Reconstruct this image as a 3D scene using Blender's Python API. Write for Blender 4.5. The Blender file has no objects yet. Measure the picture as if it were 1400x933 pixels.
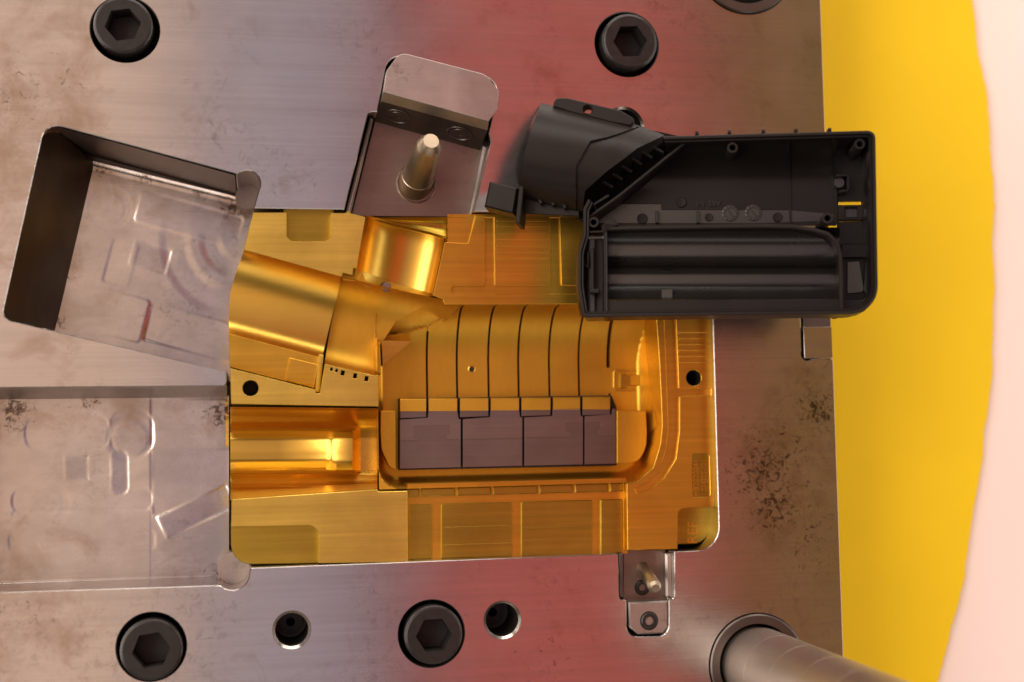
import bpy, math, random
from mathutils import Vector, Matrix
from mathutils.geometry import tessellate_polygon
random.seed(7)
S = 0.001                                    # everything below is in millimetres
SC = bpy.context.scene
COL = SC.collection

# ------------------------------------------------------------------ camera
CAMR = Matrix(((0.98120689, 0.00539664, -0.19288315),
               (-0.01844986, 0.99765285, -0.0659423),
               (0.19207456, 0.0682617, 0.97900342)))       # camera axes -> world
CAMP = Vector((-136.499, -46.666, 692.820))
FPX = 1769.197
cd = bpy.data.cameras.new('camera'); cam = bpy.data.objects.new('camera', cd); COL.objects.link(cam)
cam.matrix_world = Matrix.Translation(CAMP * S) @ CAMR.to_4x4()
cd.sensor_width = 36.0; cd.lens = 36.0 * FPX / 1400.0
cd.clip_start = 0.01; cd.clip_end = 50.0
cd.dof.use_dof = True; cd.dof.focus_distance = 0.700; cd.dof.aperture_fstop = 3.6
SC.camera = cam

# ------------------------------------------------------------------ light
w = bpy.data.worlds.new('World'); SC.world = w; w.use_nodes = True
bg = w.node_tree.nodes['Background']; bg.inputs['Color'].default_value = (1.0, 0.80, 0.70, 1); bg.inputs['Strength'].default_value = 0.05

def area_light(name, loc, target, sx, sy, power, color):
    l = bpy.data.lights.new(name, 'AREA'); l.shape = 'RECTANGLE'; l.size = sx; l.size_y = sy; l.energy = power; l.color = color
    o = bpy.data.objects.new(name, l); COL.objects.link(o); o.location = loc
    d = Vector(target) - Vector(loc)
    o.rotation_euler = d.to_track_quat('-Z', 'Y').to_euler()
    return o
def band_lamp(name, x0, x1, y0, y1, z, rad, color):
    sx, sy = x1 - x0, y1 - y0
    l = bpy.data.lights.new(name, 'AREA'); l.shape = 'RECTANGLE'; l.size = sx; l.size_y = sy
    l.energy = rad * math.pi * sx * sy; l.color = color
    o = bpy.data.objects.new(name, l); COL.objects.link(o); o.location = ((x0 + x1) / 2, (y0 + y1) / 2, z)
    return o
# lamps added overhead for the colour bands in the steel; their real sources are unseen
band_lamp('warm_band_lamp', -1.30, -0.26, -1.0, 1.2, 1.5, 0.88, (1.0, 0.68, 0.50))
band_lamp('pale_band_lamp', -0.24, 0.06, -1.0, 1.2, 1.5, 0.42, (1.0, 0.86, 1.0))
band_lamp('red_band_lamp', 0.12, 0.66, -1.0, 1.2, 1.5, 0.53, (1.0, 0.16, 0.12))
band_lamp('amber_band_lamp', 0.70, 1.25, -1.0, 1.2, 1.5, 0.20, (1.0, 0.47, 0.0))
def wall_light(name, loc, sx, sy, rad, color):
    area_light(name, loc, (0, 0, 0), sx, sy, rad * math.pi * sx * sy, color)
WARM = (1.0, 0.88, 0.80)                     # the lit hall round the mold, low on all four sides
wall_light('hall_light', (-2.6, 0.5, 2.1), 4.0, 2.0, 5.4, WARM)
wall_light('hall_light', (3.0, 0.3, 1.5), 4.0, 1.5, 3.5, WARM)
wall_light('hall_light', (0.2, 3.0, 1.3), 4.0, 1.4, 5.8, WARM)
wall_light('hall_light', (0.2, -3.0, 1.2), 4.0, 1.3, 1.0, WARM)

SC.view_settings.view_transform = 'Standard'; SC.view_settings.look = 'None'
SC.view_settings.exposure = 0.0; SC.view_settings.gamma = 1.0; SC.view_settings.use_curve_mapping = False

# ------------------------------------------------------------------ helpers
def P(px, py, z=0.0):
    """world point (mm) on the level z that the photo shows at (px, py)"""
    d = CAMR @ Vector(((px - 700.0) / FPX, -(py - 466.5) / FPX, -1.0))
    t = (z - CAMP.z) / d.z
    return CAMP + d * t
def Q(v):
    """photo position of a world point (mm)"""
    c = CAMR.transposed() @ (Vector(v) - CAMP)
    return 700.0 + FPX * c.x / -c.z, 466.5 - FPX * c.y / -c.z
def PL(pts, z=0.0):
    return [(P(x, y, z).x, P(x, y, z).y) for x, y in pts]
def rmm(px, py, r, z=0.0):
    return ((P(px + r, py, z) - P(px - r, py, z)).length + (P(px, py + r, z) - P(px, py - r, z)).length) / 4
def area2(p):
    return sum(p[i][0] * p[(i + 1) % len(p)][1] - p[(i + 1) % len(p)][0] * p[i][1] for i in range(len(p)))
def ccw(p):
    return list(p) if area2(p) > 0 else list(reversed(p))
def rpoly(pts, n=7):
    """points (x, y[, r]) -> outline with filleted corners"""
    out = []; m = len(pts)
    for i in range(m):
        p = pts[i]; r = p[2] if len(p) > 2 else 0
        v = Vector(p[:2])
        if r <= 0: out.append((v.x, v.y)); continue
        a = Vector(pts[i - 1][:2]) - v; b = Vector(pts[(i + 1) % m][:2]) - v
        la, lb = a.length, b.length
        if la < 1e-6 or lb < 1e-6: out.append((v.x, v.y)); continue
        a /= la; b /= lb
        ang = math.acos(max(-1, min(1, a.dot(b))))
        if ang > 3.10: out.append((v.x, v.y)); continue
        t = min(r / math.tan(ang / 2), la * 0.49, lb * 0.49); rr = t * math.tan(ang / 2)
        c = v + (a + b).normalized() * (rr / math.sin(ang / 2))
        s0 = v + a * t - c; s1 = v + b * t - c
        a0 = math.atan2(s0.y, s0.x); da = math.atan2(s1.y, s1.x) - a0
        while da > math.pi: da -= 2 * math.pi
        while da < -math.pi: da += 2 * math.pi
        for k in range(n + 1):
            q = a0 + da * k / n
            out.append((c.x + rr * math.cos(q), c.y + rr * math.sin(q)))
    return out
def RP(pts, z=0.0, n=7):
    """photo points (px, py[, r_mm]) on level z -> filleted outline in mm"""
    return rpoly([(P(p[0], p[1], z).x, P(p[0], p[1], z).y) + tuple(p[2:]) for p in pts], n)
def circ(cx, cy, r, n=40, a0=0.0):
    return [(cx + r * math.cos(a0 + 2 * math.pi * k / n), cy + r * math.sin(a0 + 2 * math.pi * k / n)) for k in range(n)]
def pcirc(px, py, r, z=0.0, n=40, a0=0.0):
    c = P(px, py, z); return circ(c.x, c.y, rmm(px, py, r, z), n, a0)
def offset(poly, d):
    """inward offset of a ccw polygon (mitred)"""
    n = len(poly); out = []
    for i in range(n):
        a = Vector(poly[i - 1]); v = Vector(poly[i]); b = Vector(poly[(i + 1) % n])
        e0 = (v - a); e1 = (b - v)
        if e0.length < 1e-9 or e1.length < 1e-9: out.append(tuple(v)); continue
        e0.normalize(); e1.normalize()
        n0 = Vector((-e0.y, e0.x)); n1 = Vector((-e1.y, e1.x)); m = n0 + n1
        if m.length < 1e-6: out.append(tuple(v + n0 * d)); continue
        m.normalize(); k = max(0.35, m.dot(n0))
        out.append(tuple(v + m * (d / k)))
    return out
def mesh_obj(name, verts, faces, mat, parent=None, smooth=35):
    me = bpy.data.meshes.new(name)
    me.from_pydata([(v[0] * S, v[1] * S, v[2] * S) for v in verts], [], faces)
    me.validate(); me.update()
    if mat: me.materials.append(mat)
    if smooth:
        me.polygons.foreach_set('use_smooth', [True] * len(me.polygons))
        me.set_sharp_from_angle(angle=math.radians(smooth))
    o = bpy.data.objects.new(name, me); COL.objects.link(o)
    if parent is not None: o.parent = parent
    return o
def prism_geo(outer, z0, z1, holes=(), bev=0.0, bottom=False, vs=None, fs=None):
    vs = [] if vs is None else vs; fs = [] if fs is None else fs
    loops = [ccw(outer)] + [list(reversed(ccw(h))) for h in holes]
    tops = []
    for li, lp in enumerate(loops):
        tops.append(offset(lp, bev) if bev > 0 else lp)
    base_top = len(vs); flat = []
    for t in tops:
        for p in t: vs.append((p[0], p[1], z1)); flat.append(p)
    tris = tessellate_polygon([[Vector((p[0], p[1], 0)) for p in t] for t in tops])
    for t in tris:
        a, b, c = [flat[i] for i in t]
        ar = (b[0] - a[0]) * (c[1] - a[1]) - (c[0] - a[0]) * (b[1] - a[1])
        if abs(ar) < 1e-9: continue
        f = [base_top + i for i in t]
        fs.append(f if ar > 0 else f[::-1])
    k = base_top
    for li, lp in enumerate(loops):
        n = len(lp); ring_t = list(range(k, k + n)); k += n
        rings = [ring_t]
        if bev > 0:
            b = len(vs); vs.extend((p[0], p[1], z1 - bev) for p in lp); rings.append(list(range(b, b + n)))
        b = len(vs); vs.extend((p[0], p[1], z0) for p in lp); rings.append(list(range(b, b + n)))
        for u, l in zip(rings, rings[1:]):
            for i in range(n):
                j = (i + 1) % n
                fs.append([u[j], u[i], l[i], l[j]])
        if bottom and li == 0 and not holes:
            fs.append(list(reversed(rings[-1])))
    return vs, fs
def prism(name, outer, z0, z1, mat, parent=None, holes=(), bev=0.0, bottom=False, smooth=35):
    vs, fs = prism_geo(outer, z0, z1, holes, bev, bottom)
    return mesh_obj(name, vs, fs, mat, parent, smooth)
def grid(name, rows, mat, parent=None, smooth=35, up=True):
    nr, nc = len(rows), len(rows[0]); vs = [tuple(p) for r in rows for p in r]; fs = []
    for i in range(nr - 1):
        for j in range(nc - 1):
            fs.append([i * nc + j, i * nc + j + 1, (i + 1) * nc + j + 1, (i + 1) * nc + j])
    # keep normals up
    a, b, c = Vector(vs[0]), Vector(vs[nc // 2]), Vector(vs[(nr // 2) * nc])
    if up and (b - a).cross(c - a).z < 0: fs = [f[::-1] for f in fs]
    return mesh_obj(name, vs, fs, mat, parent, smooth)
def lathe(name, base, axis, prof, mat, parent=None, n=48, smooth=35):
    """prof: (r, h) along axis from base"""
    ax = Vector(axis).normalized(); q = ax.to_track_quat('Z', 'X'); vs = []; fs = []
    for r, h in prof:
        for k in range(n):
            a = 2 * math.pi * k / n
            v = Vector(base) + q @ Vector((r * math.cos(a), r * math.sin(a), h)); vs.append(tuple(v))
    for i in range(len(prof) - 1):
        for k in range(n):
            j = (k + 1) % n
            fs.append([i * n + k, i * n + j, (i + 1) * n + j, (i + 1) * n + k])
    return mesh_obj(name, vs, fs, mat, parent, smooth)
def ribbon(path, width):
    """outline of a strip of given width along a path (mm)"""
    L, R = [], []
    n = len(path)
    for i in range(n):
        a = Vector(path[max(0, i - 1)]); b = Vector(path[min(n - 1, i + 1)])
        d = (b - a).normalized(); nn = Vector((-d.y, d.x)) * width / 2
        v = Vector(path[i]); L.append(tuple(v + nn)); R.append(tuple(v - nn))
    return L + R[::-1]
def empty(name, loc, label=None, cat=None, group=None):
    o = bpy.data.objects.new(name, None); COL.objects.link(o); o.empty_display_size = 0.01
    if label: o['label'] = label
    if cat: o['category'] = cat
    if group: o['group'] = group
    return o
def tag(o, label, cat, group=None):
    o['label'] = label; o['category'] = cat
    if group: o['group'] = group
    return o
def text_mesh(name, body, size, loc, rot, mat, parent, depth=0.25, mirror=False, align='LEFT'):
    cu = bpy.data.curves.new(name, 'FONT'); cu.body = body; cu.size = size * S; cu.extrude = depth * S; cu.resolution_u = 3; cu.align_x = align
    tmp = bpy.data.objects.new(name + '_curve', cu); COL.objects.link(tmp)
    dg = bpy.context.evaluated_depsgraph_get(); me = bpy.data.meshes.new_from_object(tmp.evaluated_get(dg))
    bpy.data.objects.remove(tmp); bpy.data.curves.remove(cu)
    M = Matrix.Translation(Vector(loc) * S) @ Matrix.Rotation(rot, 4, 'Z')
    if mirror: M = M @ Matrix.Diagonal((-1, 1, 1, 1))
    me.transform(M)
    if mirror: me.flip_normals()
    me.materials.clear(); me.materials.append(mat)
    o = bpy.data.objects.new(name, me); COL.objects.link(o); o.parent = parent
    return o
def lerp(a, b, t): return a + (b - a) * t
def path_at(pts, t):
    """point at fraction t of a photo polyline (by length)"""
    ls = [math.dist(pts[i], pts[i + 1]) for i in range(len(pts) - 1)]; tot = sum(ls); d = t * tot
    for i, l in enumerate(ls):
        if d <= l or i == len(ls) - 1:
            k = d / l; return (lerp(pts[i][0], pts[i + 1][0], k), lerp(pts[i][1], pts[i + 1][1], k))
        d -= l

# ------------------------------------------------------------------ materials
def new_mat(name):
    m = bpy.data.materials.new(name); m.use_nodes = True; nt = m.node_tree
    return m, nt, nt.nodes['Principled BSDF']
def N(nt, typ, **kw):
    n = nt.nodes.new(typ)
    for k, v in kw.items(): setattr(n, k, v)
    return n
def coords(nt, scale=(1, 1, 1), rot=(0, 0, 0)):
    g = N(nt, 'ShaderNodeNewGeometry'); mp = N(nt, 'ShaderNodeMapping')
    mp.inputs['Scale'].default_value = scale; mp.inputs['Rotation'].default_value = rot
    nt.links.new(g.outputs['Position'], mp.inputs['Vector']); return mp.outputs['Vector']
def noise(nt, vec, scale, detail=4, rough=0.55, dist=0.0):
    n = N(nt, 'ShaderNodeTexNoise'); n.inputs['Scale'].default_value = scale; n.inputs['Detail'].default_value = detail
    n.inputs['Roughness'].default_value = rough; n.inputs['Distortion'].default_value = dist
    nt.links.new(vec, n.inputs['Vector']); return n.outputs['Fac']
def ramp(nt, fac, stops):
    r = N(nt, 'ShaderNodeValToRGB'); e = r.color_ramp.elements
    while len(e) < len(stops): e.new(0.5)
    for el, (p, c) in zip(e, stops):
        el.position = p; el.color = (c, c, c, 1) if isinstance(c, (int, float)) else tuple(c) + (1,)
    nt.links.new(fac, r.inputs['Fac']); return r.outputs['Color']
def mix(nt, fac, a, b, mode='MIX'):
    m = N(nt, 'ShaderNodeMix', data_type='RGBA', blend_type=mode)
    for s, v in ((m.inputs['Factor'], fac), (m.inputs['A'], a), (m.inputs['B'], b)):
        if isinstance(v, (int, float)): s.default_value = v
        elif isinstance(v, tuple): s.default_value = v + (1,) if len(v) == 3 else v
        else: nt.links.new(v, s)
    return m.outputs['Result']
def math_n(nt, op, a, b=None):
    m = N(nt, 'ShaderNodeMath', operation=op)
    for s, v in ((m.inputs[0], a), (m.inputs[1], b)):
        if v is None: continue
        if isinstance(v, (int, float)): s.default_value = v
        else: nt.links.new(v, s)
    return m.outputs[0]
def bump(nt, bs, h, strength, dist):
    b = N(nt, 'ShaderNodeBump'); b.inputs['Strength'].default_value = strength; b.inputs['Distance'].default_value = dist
    nt.links.new(h, b.inputs['Height']); nt.links.new(b.outputs['Normal'], bs.inputs['Normal'])
def metal(name, col, rough, brush=(4, 900, 900), bs=0.04, var=0.12, aniso=0.0, rust=0.0, blotch=0.10, spots=None, stains=None):
    m, nt, b = new_mat(name); b.inputs['Metallic'].default_value = 1.0
    line = noise(nt, coords(nt, brush), 1.0, 3, 0.6)
    cloud = noise(nt, coords(nt), 22.0, 5, 0.6, 0.4)
    fine = noise(nt, coords(nt), 700.0, 2, 0.5)
    c = mix(nt, ramp(nt, cloud, [(0.3, 0.0), (0.72, 1.0)]), tuple(x * (1 - blotch) for x in col), tuple(min(1, x * (1 + blotch * 0.5)) for x in col))
    c = mix(nt, math_n(nt, 'MULTIPLY', line, var), c, (0.0, 0.0, 0.0), 'MIX')
    wide = noise(nt, coords(nt, (brush[0] * 0.6, brush[1] * 0.18, brush[2] * 0.18)), 1.0, 4, 0.65)
    c = mix(nt, ramp(nt, wide, [(0.42, 0.0), (0.75, var * 1.6)]), c, tuple(x * 0.45 for x in col))
    rg = math_n(nt, 'ADD', rough - 0.08, math_n(nt, 'ADD', math_n(nt, 'MULTIPLY', cloud, 0.10), math_n(nt, 'MULTIPLY', wide, 0.08)))
    if stains:
        tot = None
        for (sx, sy, sr, amt, sz) in stains:
            g = N(nt, 'ShaderNodeNewGeometry'); d = N(nt, 'ShaderNodeVectorMath', operation='DISTANCE')
            nt.links.new(g.outputs['Position'], d.inputs[0]); d.inputs[1].default_value = (sx * S, sy * S, sz * S)
            f = N(nt, 'ShaderNodeMapRange', clamp=True); f.inputs['From Min'].default_value = 0; f.inputs['From Max'].default_value = sr * S
            f.inputs['To Min'].default_value = amt; f.inputs['To Max'].default_value = 0
            nt.links.new(d.outputs['Value'], f.inputs['Value'])
            tot = f.outputs['Result'] if tot is None else math_n(nt, 'MAXIMUM', tot, f.outputs['Result'])
        sm = noise(nt, coords(nt), 38.0, 6, 0.65, 0.5)
        st = ramp(nt, math_n(nt, 'ADD', math_n(nt, 'MULTIPLY', tot, 0.35), sm), [(0.58, 0.0), (0.84, 0.55)])
        c = mix(nt, st, c, (0.30, 0.19, 0.11))
    if rust > 0:
        big = noise(nt, coords(nt), 16.0, 3, 0.5, 0.3)
        small = noise(nt, coords(nt), 170.0, 6, 0.75, 0.6)
        msk = math_n(nt, 'MULTIPLY', ramp(nt, big, [(0.50, 0.0), (0.66, 1.0)]), ramp(nt, small, [(0.52, 0.0), (0.66, 1.0)]))
        msk = math_n(nt, 'MULTIPLY', msk, rust)
        if spots:
            tot = None
            for (sx, sy, sr, amt, sz) in spots:
                g = N(nt, 'ShaderNodeNewGeometry'); d = N(nt, 'ShaderNodeVectorMath', operation='DISTANCE')
                nt.links.new(g.outputs['Position'], d.inputs[0]); d.inputs[1].default_value = (sx * S, sy * S, sz * S)
                f = N(nt, 'ShaderNodeMapRange', clamp=True); f.inputs['From Min'].default_value = 0; f.inputs['From Max'].default_value = sr * S
                f.inputs['To Min'].default_value = amt; f.inputs['To Max'].default_value = 0
                nt.links.new(d.outputs['Value'], f.inputs['Value'])
                tot = f.outputs['Result'] if tot is None else math_n(nt, 'MAXIMUM', tot, f.outputs['Result'])
            grit = noise(nt, coords(nt), 260.0, 6, 0.8, 0.8)
            gm = ramp(nt, math_n(nt, 'ADD', math_n(nt, 'MULTIPLY', tot, 0.32), grit), [(0.70, 0.0), (0.80, 1.0)])
            msk = math_n(nt, 'MAXIMUM', msk, math_n(nt, 'MULTIPLY', gm, 0.8))
        c = mix(nt, msk, c, (0.045, 0.022, 0.013))
    nt.links.new(c, b.inputs['Base Color']); nt.links.new(rg, b.inputs['Roughness'])
    h = math_n(nt, 'ADD', line, math_n(nt, 'MULTIPLY', fine, 0.3))
    bump(nt, b, h, bs, 0.001)
    if aniso:
        b.inputs['Anisotropic'].default_value = aniso
        t = N(nt, 'ShaderNodeCombineXYZ'); t.inputs[1].default_value = 1.0
        nt.links.new(t.outputs[0], b.inputs['Tangent'])
    return m
def plain(name, col, rough, nscale=120.0, var=0.25, bs=0.05, metallic=0.0, spec=0.5, fine=900.0):
    m, nt, b = new_mat(name); b.inputs['Metallic'].default_value = metallic; b.inputs['Specular IOR Level'].default_value = spec
    n1 = noise(nt, coords(nt), nscale, 4, 0.6)
    c = mix(nt, n1, tuple(x * (1 - var) for x in col), tuple(min(1, x * (1 + var)) for x in col))
    nt.links.new(c, b.inputs['Base Color'])
    nt.links.new(math_n(nt, 'ADD', rough - 0.06, math_n(nt, 'MULTIPLY', n1, 0.12)), b.inputs['Roughness'])
    bump(nt, b, noise(nt, coords(nt), fine, 3, 0.6), bs, 0.0005)
    return m

sp = lambda px, py, r, a, z=0: (P(px, py, z).x, P(px, py, z).y, r, a, z)
M_PLATE = metal('brushed_steel', (0.67, 0.63, 0.61), 0.21, (6, 700, 700), 0.045, 0.16, 0.45, 0.30, 0.06,
                [sp(1050, 640, 55, .8), sp(1120, 560, 28, .85), sp(1060, 690, 40, .8), sp(20, 140, 60, .5), sp(90, 100, 45, .4), sp(15, 850, 50, .5), sp(400, 240, 30, .45), sp(750, 900, 40, .5), sp(1110, 740, 60, .55), sp(640, 815, 50, .35), sp(1000, 500, 60, .35), sp(760, 800, 50, .4)],
                [sp(5, 190, 75, 1.0), sp(20, 80, 60, .6), sp(10, 850, 60, .7), sp(1080, 640, 60, .5), sp(760, 130, 40, .4), sp(70, 480, 40, .3)])
M_FLOOR = metal('milled_steel', (0.66, 0.61, 0.585), 0.25, (40, 250, 60), 0.06, 0.16, 0.0, 0.30, 0.22,
                [sp(20, 560, 22, .9, -42), sp(300, 562, 20, .9, -42), sp(120, 548, 18, .7, -42), sp(135, 232, 14, .9, -60), sp(200, 245, 12, .8, -60), sp(270, 265, 12, .8, -60), sp(320, 285, 16, .9, -60), sp(100, 300, 12, .8, -60), sp(90, 380, 12, .8, -60), sp(78, 440, 12, .8, -60), sp(300, 790, 16, .8, -42)],
                [sp(20, 560, 40, .8, -42), sp(300, 562, 40, .8, -42), sp(140, 545, 45, .6, -42), sp(135, 235, 24, .9, -60), sp(220, 250, 24, .7, -60), sp(325, 285, 26, .9, -60), sp(95, 340, 22, .7, -60), sp(80, 440, 20, .7, -60), sp(250, 780, 40, .5, -42), sp(40, 780, 40, .6, -42)])
M_STEEL = metal('ground_steel', (0.56, 0.50, 0.46), 0.38, (60, 700, 60), 0.05, 0.15, 0.0, 0.45, 0.18)
M_PIN = metal('worn_pin_steel', (0.47, 0.38, 0.27), 0.40, (200, 200, 600), 0.03, 0.1, 0, 0.3, 0.2)
M_SLOT = metal('slot_steel', (0.30, 0.235, 0.20), 0.40, (30, 500, 60), 0.05, 0.15, 0.0, 0.4, 0.15)
M_WALL = metal('darkened_wall', (0.26, 0.21, 0.185), 0.42, (60, 60, 500), 0.04, 0.15, 0.0, 0.2, 0.2)  # plate steel darkened: shade of pocket wall and relief put into its colour
M_PILLAR = metal('pillar_steel', (0.45, 0.40, 0.35), 0.44, (300, 300, 60), 0.03, 0.08)
M_SHADE = metal('shaded_wall_steel', (0.085, 0.062, 0.048), 0.40, (60, 60, 300), 0.05, 0.2, 0.0, 0.2, 0.4)  # shade on the leaning left pocket wall put into a dark base colour
M_BRIGHT = metal('polished_steel', (0.68, 0.62, 0.55), 0.22, (200, 200, 600), 0.03, 0.1)
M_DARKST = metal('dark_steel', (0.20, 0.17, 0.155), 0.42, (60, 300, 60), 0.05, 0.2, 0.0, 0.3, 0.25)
M_BUSH = metal('bushing_steel', (0.17, 0.14, 0.125), 0.36, (300, 300, 300), 0.03, 0.1)
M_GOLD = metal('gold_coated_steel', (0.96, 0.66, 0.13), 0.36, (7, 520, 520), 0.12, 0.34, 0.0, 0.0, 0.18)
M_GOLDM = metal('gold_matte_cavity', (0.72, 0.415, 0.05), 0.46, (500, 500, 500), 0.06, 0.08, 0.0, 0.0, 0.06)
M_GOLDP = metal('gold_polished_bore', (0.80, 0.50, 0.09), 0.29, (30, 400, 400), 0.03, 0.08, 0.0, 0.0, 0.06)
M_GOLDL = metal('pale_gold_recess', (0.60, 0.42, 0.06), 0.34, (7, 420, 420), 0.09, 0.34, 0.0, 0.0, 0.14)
M_GOLDO = metal('orange_gold_land', (0.92, 0.54, 0.07), 0.34, (5, 420, 420), 0.10, 0.32, 0.0, 0.0, 0.12)
M_GREY = metal('grey_core_steel', (0.27, 0.215, 0.20), 0.42, (6, 500, 500), 0.06, 0.22, 0.0, 0.0, 0.10)
M_GREYL = metal('pale_grey_core_steel', (0.305, 0.24, 0.225), 0.42, (6, 500, 500), 0.06, 0.22, 0.0, 0.0, 0.10)
M_BLACK = plain('black_oxide', (0.016, 0.0130, 0.0118), 0.36, 200, 0.45, 0.10, 0.0, 0.38, 500)
M_HOLE = plain('dark_bore', (0.012, 0.010, 0.009), 0.55, 200, 0.3, 0.02)  # near-black colour carries the shade inside bores, slots and gaps
M_SHELL = plain('black_plastic', (0.009, 0.0073, 0.0064), 0.30, 60, 0.25, 0.05, 0.0, 0.27, 1500)
M_SHELLG = plain('glossy_black_plastic', (0.009, 0.0075, 0.0066), 0.26, 60, 0.25, 0.05, 0.0, 0.9, 600)
M_SHELLM = plain('matte_black_plastic', (0.013, 0.0100, 0.0088), 0.42, 60, 0.2, 0.08, 0.0, 0.20, 2200)
M_YEL = plain('yellow_paint', (0.80, 0.53, 0.004), 0.62, 14, 0.06, 0.30, 0.0, 0.25, 800)
M_PINK = plain('pale_tabletop', (0.86, 0.70, 0.64), 0.6, 8, 0.02, 0.02, 0.0, 0.3)

# ------------------------------------------------------------------ setting
ZT = -72.0
o = prism('tabletop', [(-1600, -1300), (1600, -1300), (1600, 1400), (-1600, 1400)], ZT - 40, ZT - 5, M_PINK); o['kind'] = 'structure'
disc = []
rr = random.Random(3); jag = 0.0
for k in range(1500):
    a = 2 * math.pi * k / 1500
    jag = jag * 0.72 + rr.uniform(-0.55, 0.55)
    r = 919.2 + jag + 0.8 * math.sin(a * 37) + 0.6 * math.sin(a * 91 + 1)
    disc.append((-580.8 + r * math.cos(a), 96.3 + r * math.sin(a)))
o = prism('yellow_round_board', disc, ZT - 4.9, ZT, M_YEL, bev=0.4); o['kind'] = 'structure'

# ------------------------------------------------------------------ mold plate
plate = empty('mold_plate', (0, 0, 0), 'large brushed steel mold plate with machined pockets lying on the yellow board', 'mold plate')
XR = 187.8
pk = lambda x, y, r=0: (P(x, y).x, P(x, y).y, r)
notch_t, notch_b = P(1117, 418).y, P(1117, 491).y; nx = P(1096, 470).x
rc = P(1104.5, 484)
outl = [(-430, -340), (XR, -340), (XR, notch_b), (nx + 6.0, notch_b)]
outl += [(rc.x + 4.0 * math.cos(a), rc.y + 4.0 * math.sin(a)) for a in [math.radians(d) for d in (-70, -100, -130, -160, -190, -215)]]
outl += [(nx, notch_b + 6.5), (nx, notch_t), (XR, notch_t), (XR, 340), (-430, 340)]
def relief(px, py, r, a0, a1, n=14):
    c = P(px, py); R = rmm(px, py, r)
    return [(c.x + R * math.cos(math.radians(lerp(a0, a1, k / n))), c.y + R * math.sin(math.radians(lerp(a0, a1, k / n))), 0) for k in range(n + 1)]
T, B_, L_, R_ = 71.3, -117.5, -152.4, 115.8
big = [(P(347, 286).x, T, 0), (P(471, 288).x, T, 0), pk(504, 153, 3), pk(516, 153), pk(531, 72, 9), pk(684, 110, 9), pk(668, 182), pk(671, 194, 2), (P(647.5, 291).x, T, 0),
       (R_, T, 8), (R_, B_, 15), (P(922, 756).x, B_, 0), pk(922, 818, 3), pk(914.5, 820), pk(914.5, 870, 6), pk(857, 871, 6), pk(856.5, 821), pk(847, 820, 3), (P(845.5, 757).x, B_, 0),
       (P(343, 776.5).x, B_, 0)]
big += relief(318, 784, 23, 5, -135)
big += [pk(296, 800.5), pk(-60, 812), pk(-60, 531), pk(308, 528, 2), pk(310, 522), pk(310, 508, 0), pk(2, 436, 5), pk(62, 167, 8), pk(322, 238)]
big += relief(338, 251, 18, 140, -30)
big = rpoly(big)
BOLTS = [(171, 40.5, 46, 39.5), (857, 61, 43.5, 37.5), (207, 884.5, 47.5, 42.5), (590, 866.5, 45.5, 40)]
SMALL = [(399, 861.5, 25.5), (687, 848, 25), (853, 174, 27)]
BUSH = [(1035.5, 908.5, 67.5), (1018, -50, 68)]
holes = [big] + [pcirc(x, y, r, 0, 56) for x, y, r, _ in BOLTS] + [pcirc(x, y, r, 0, 44) for x, y, r in SMALL] + [pcirc(x, y, r, 0, 64) for x, y, r in BUSH]
prism('plate_body', outl, ZT + 0.1, 0.0, M_PLATE, plate, holes, bev=0.45)
for x, y, r in SMALL:                                     # counterbored cooling holes: bright chamfer, bore wall, deep fitting
    c = P(x, y); R = rmm(x, y, r)
    lathe('hole_chamfer', (c.x, c.y, 0.0), (0, 0, 1), [(R + 0.35, 0.03), (R - 1.0, -1.3), (R - 1.05, -3)], M_BRIGHT, plate, 44)
    lathe('hole_bore', (c.x, c.y, 0), (0, 0, 1), [(R - 1.03, -2.0), (R - 1.03, -32), (R * 0.72, -32.2), (R * 0.70, -30), (R * 0.25, -30), (R * 0.24, -55), (0.01, -55)], M_BLACK, plate, 44)
for x, y, r, hr in BOLTS:
    c = P(x, y); R = rmm(x, y, r)
    lathe('counterbore_floor', (c.x, c.y, 0), (0, 0, 1), [(R + 0.3, -0.6), (R - 0.1, -1), (R - 0.1, -28), (0.01, -28)], M_HOLE, plate, 56)

# upper-left slide pocket: deep floor, leaning left wall
ZF = -60.0
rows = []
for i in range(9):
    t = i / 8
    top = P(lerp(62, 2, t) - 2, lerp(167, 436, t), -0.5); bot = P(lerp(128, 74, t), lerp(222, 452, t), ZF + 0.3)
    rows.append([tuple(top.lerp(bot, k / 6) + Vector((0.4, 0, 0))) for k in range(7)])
grid('sloped_wall', rows, M_SHADE, plate)
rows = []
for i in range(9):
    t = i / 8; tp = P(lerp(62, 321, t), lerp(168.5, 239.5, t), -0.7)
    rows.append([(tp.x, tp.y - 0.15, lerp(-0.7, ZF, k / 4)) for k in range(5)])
grid('darkened_wall', rows, M_WALL, plate, up=False)  # liner added to give the pocket's top wall its shade in darker steel
def pad(name, outer, z0, z1, mat, parent, bev, tx=0.0, ty=0.0):
    """low prism whose top leans by the slopes tx, ty"""
    vs, fs = prism_geo(outer, z0, z1, (), bev)
    cx = sum(p[0] for p in outer) / len(outer); cy = sum(p[1] for p in outer) / len(outer)
    vs = [(x, y, z + (tx * (x - cx) + ty * (y - cy) if z > z0 + 1e-6 else 0)) for x, y, z in vs]
    return mesh_obj(name, vs, fs, mat, parent)
def smooth(a, b, x):
    t = max(0.0, min(1.0, (x - a) / (b - a))); return t * t * (3 - 2 * t)
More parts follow.
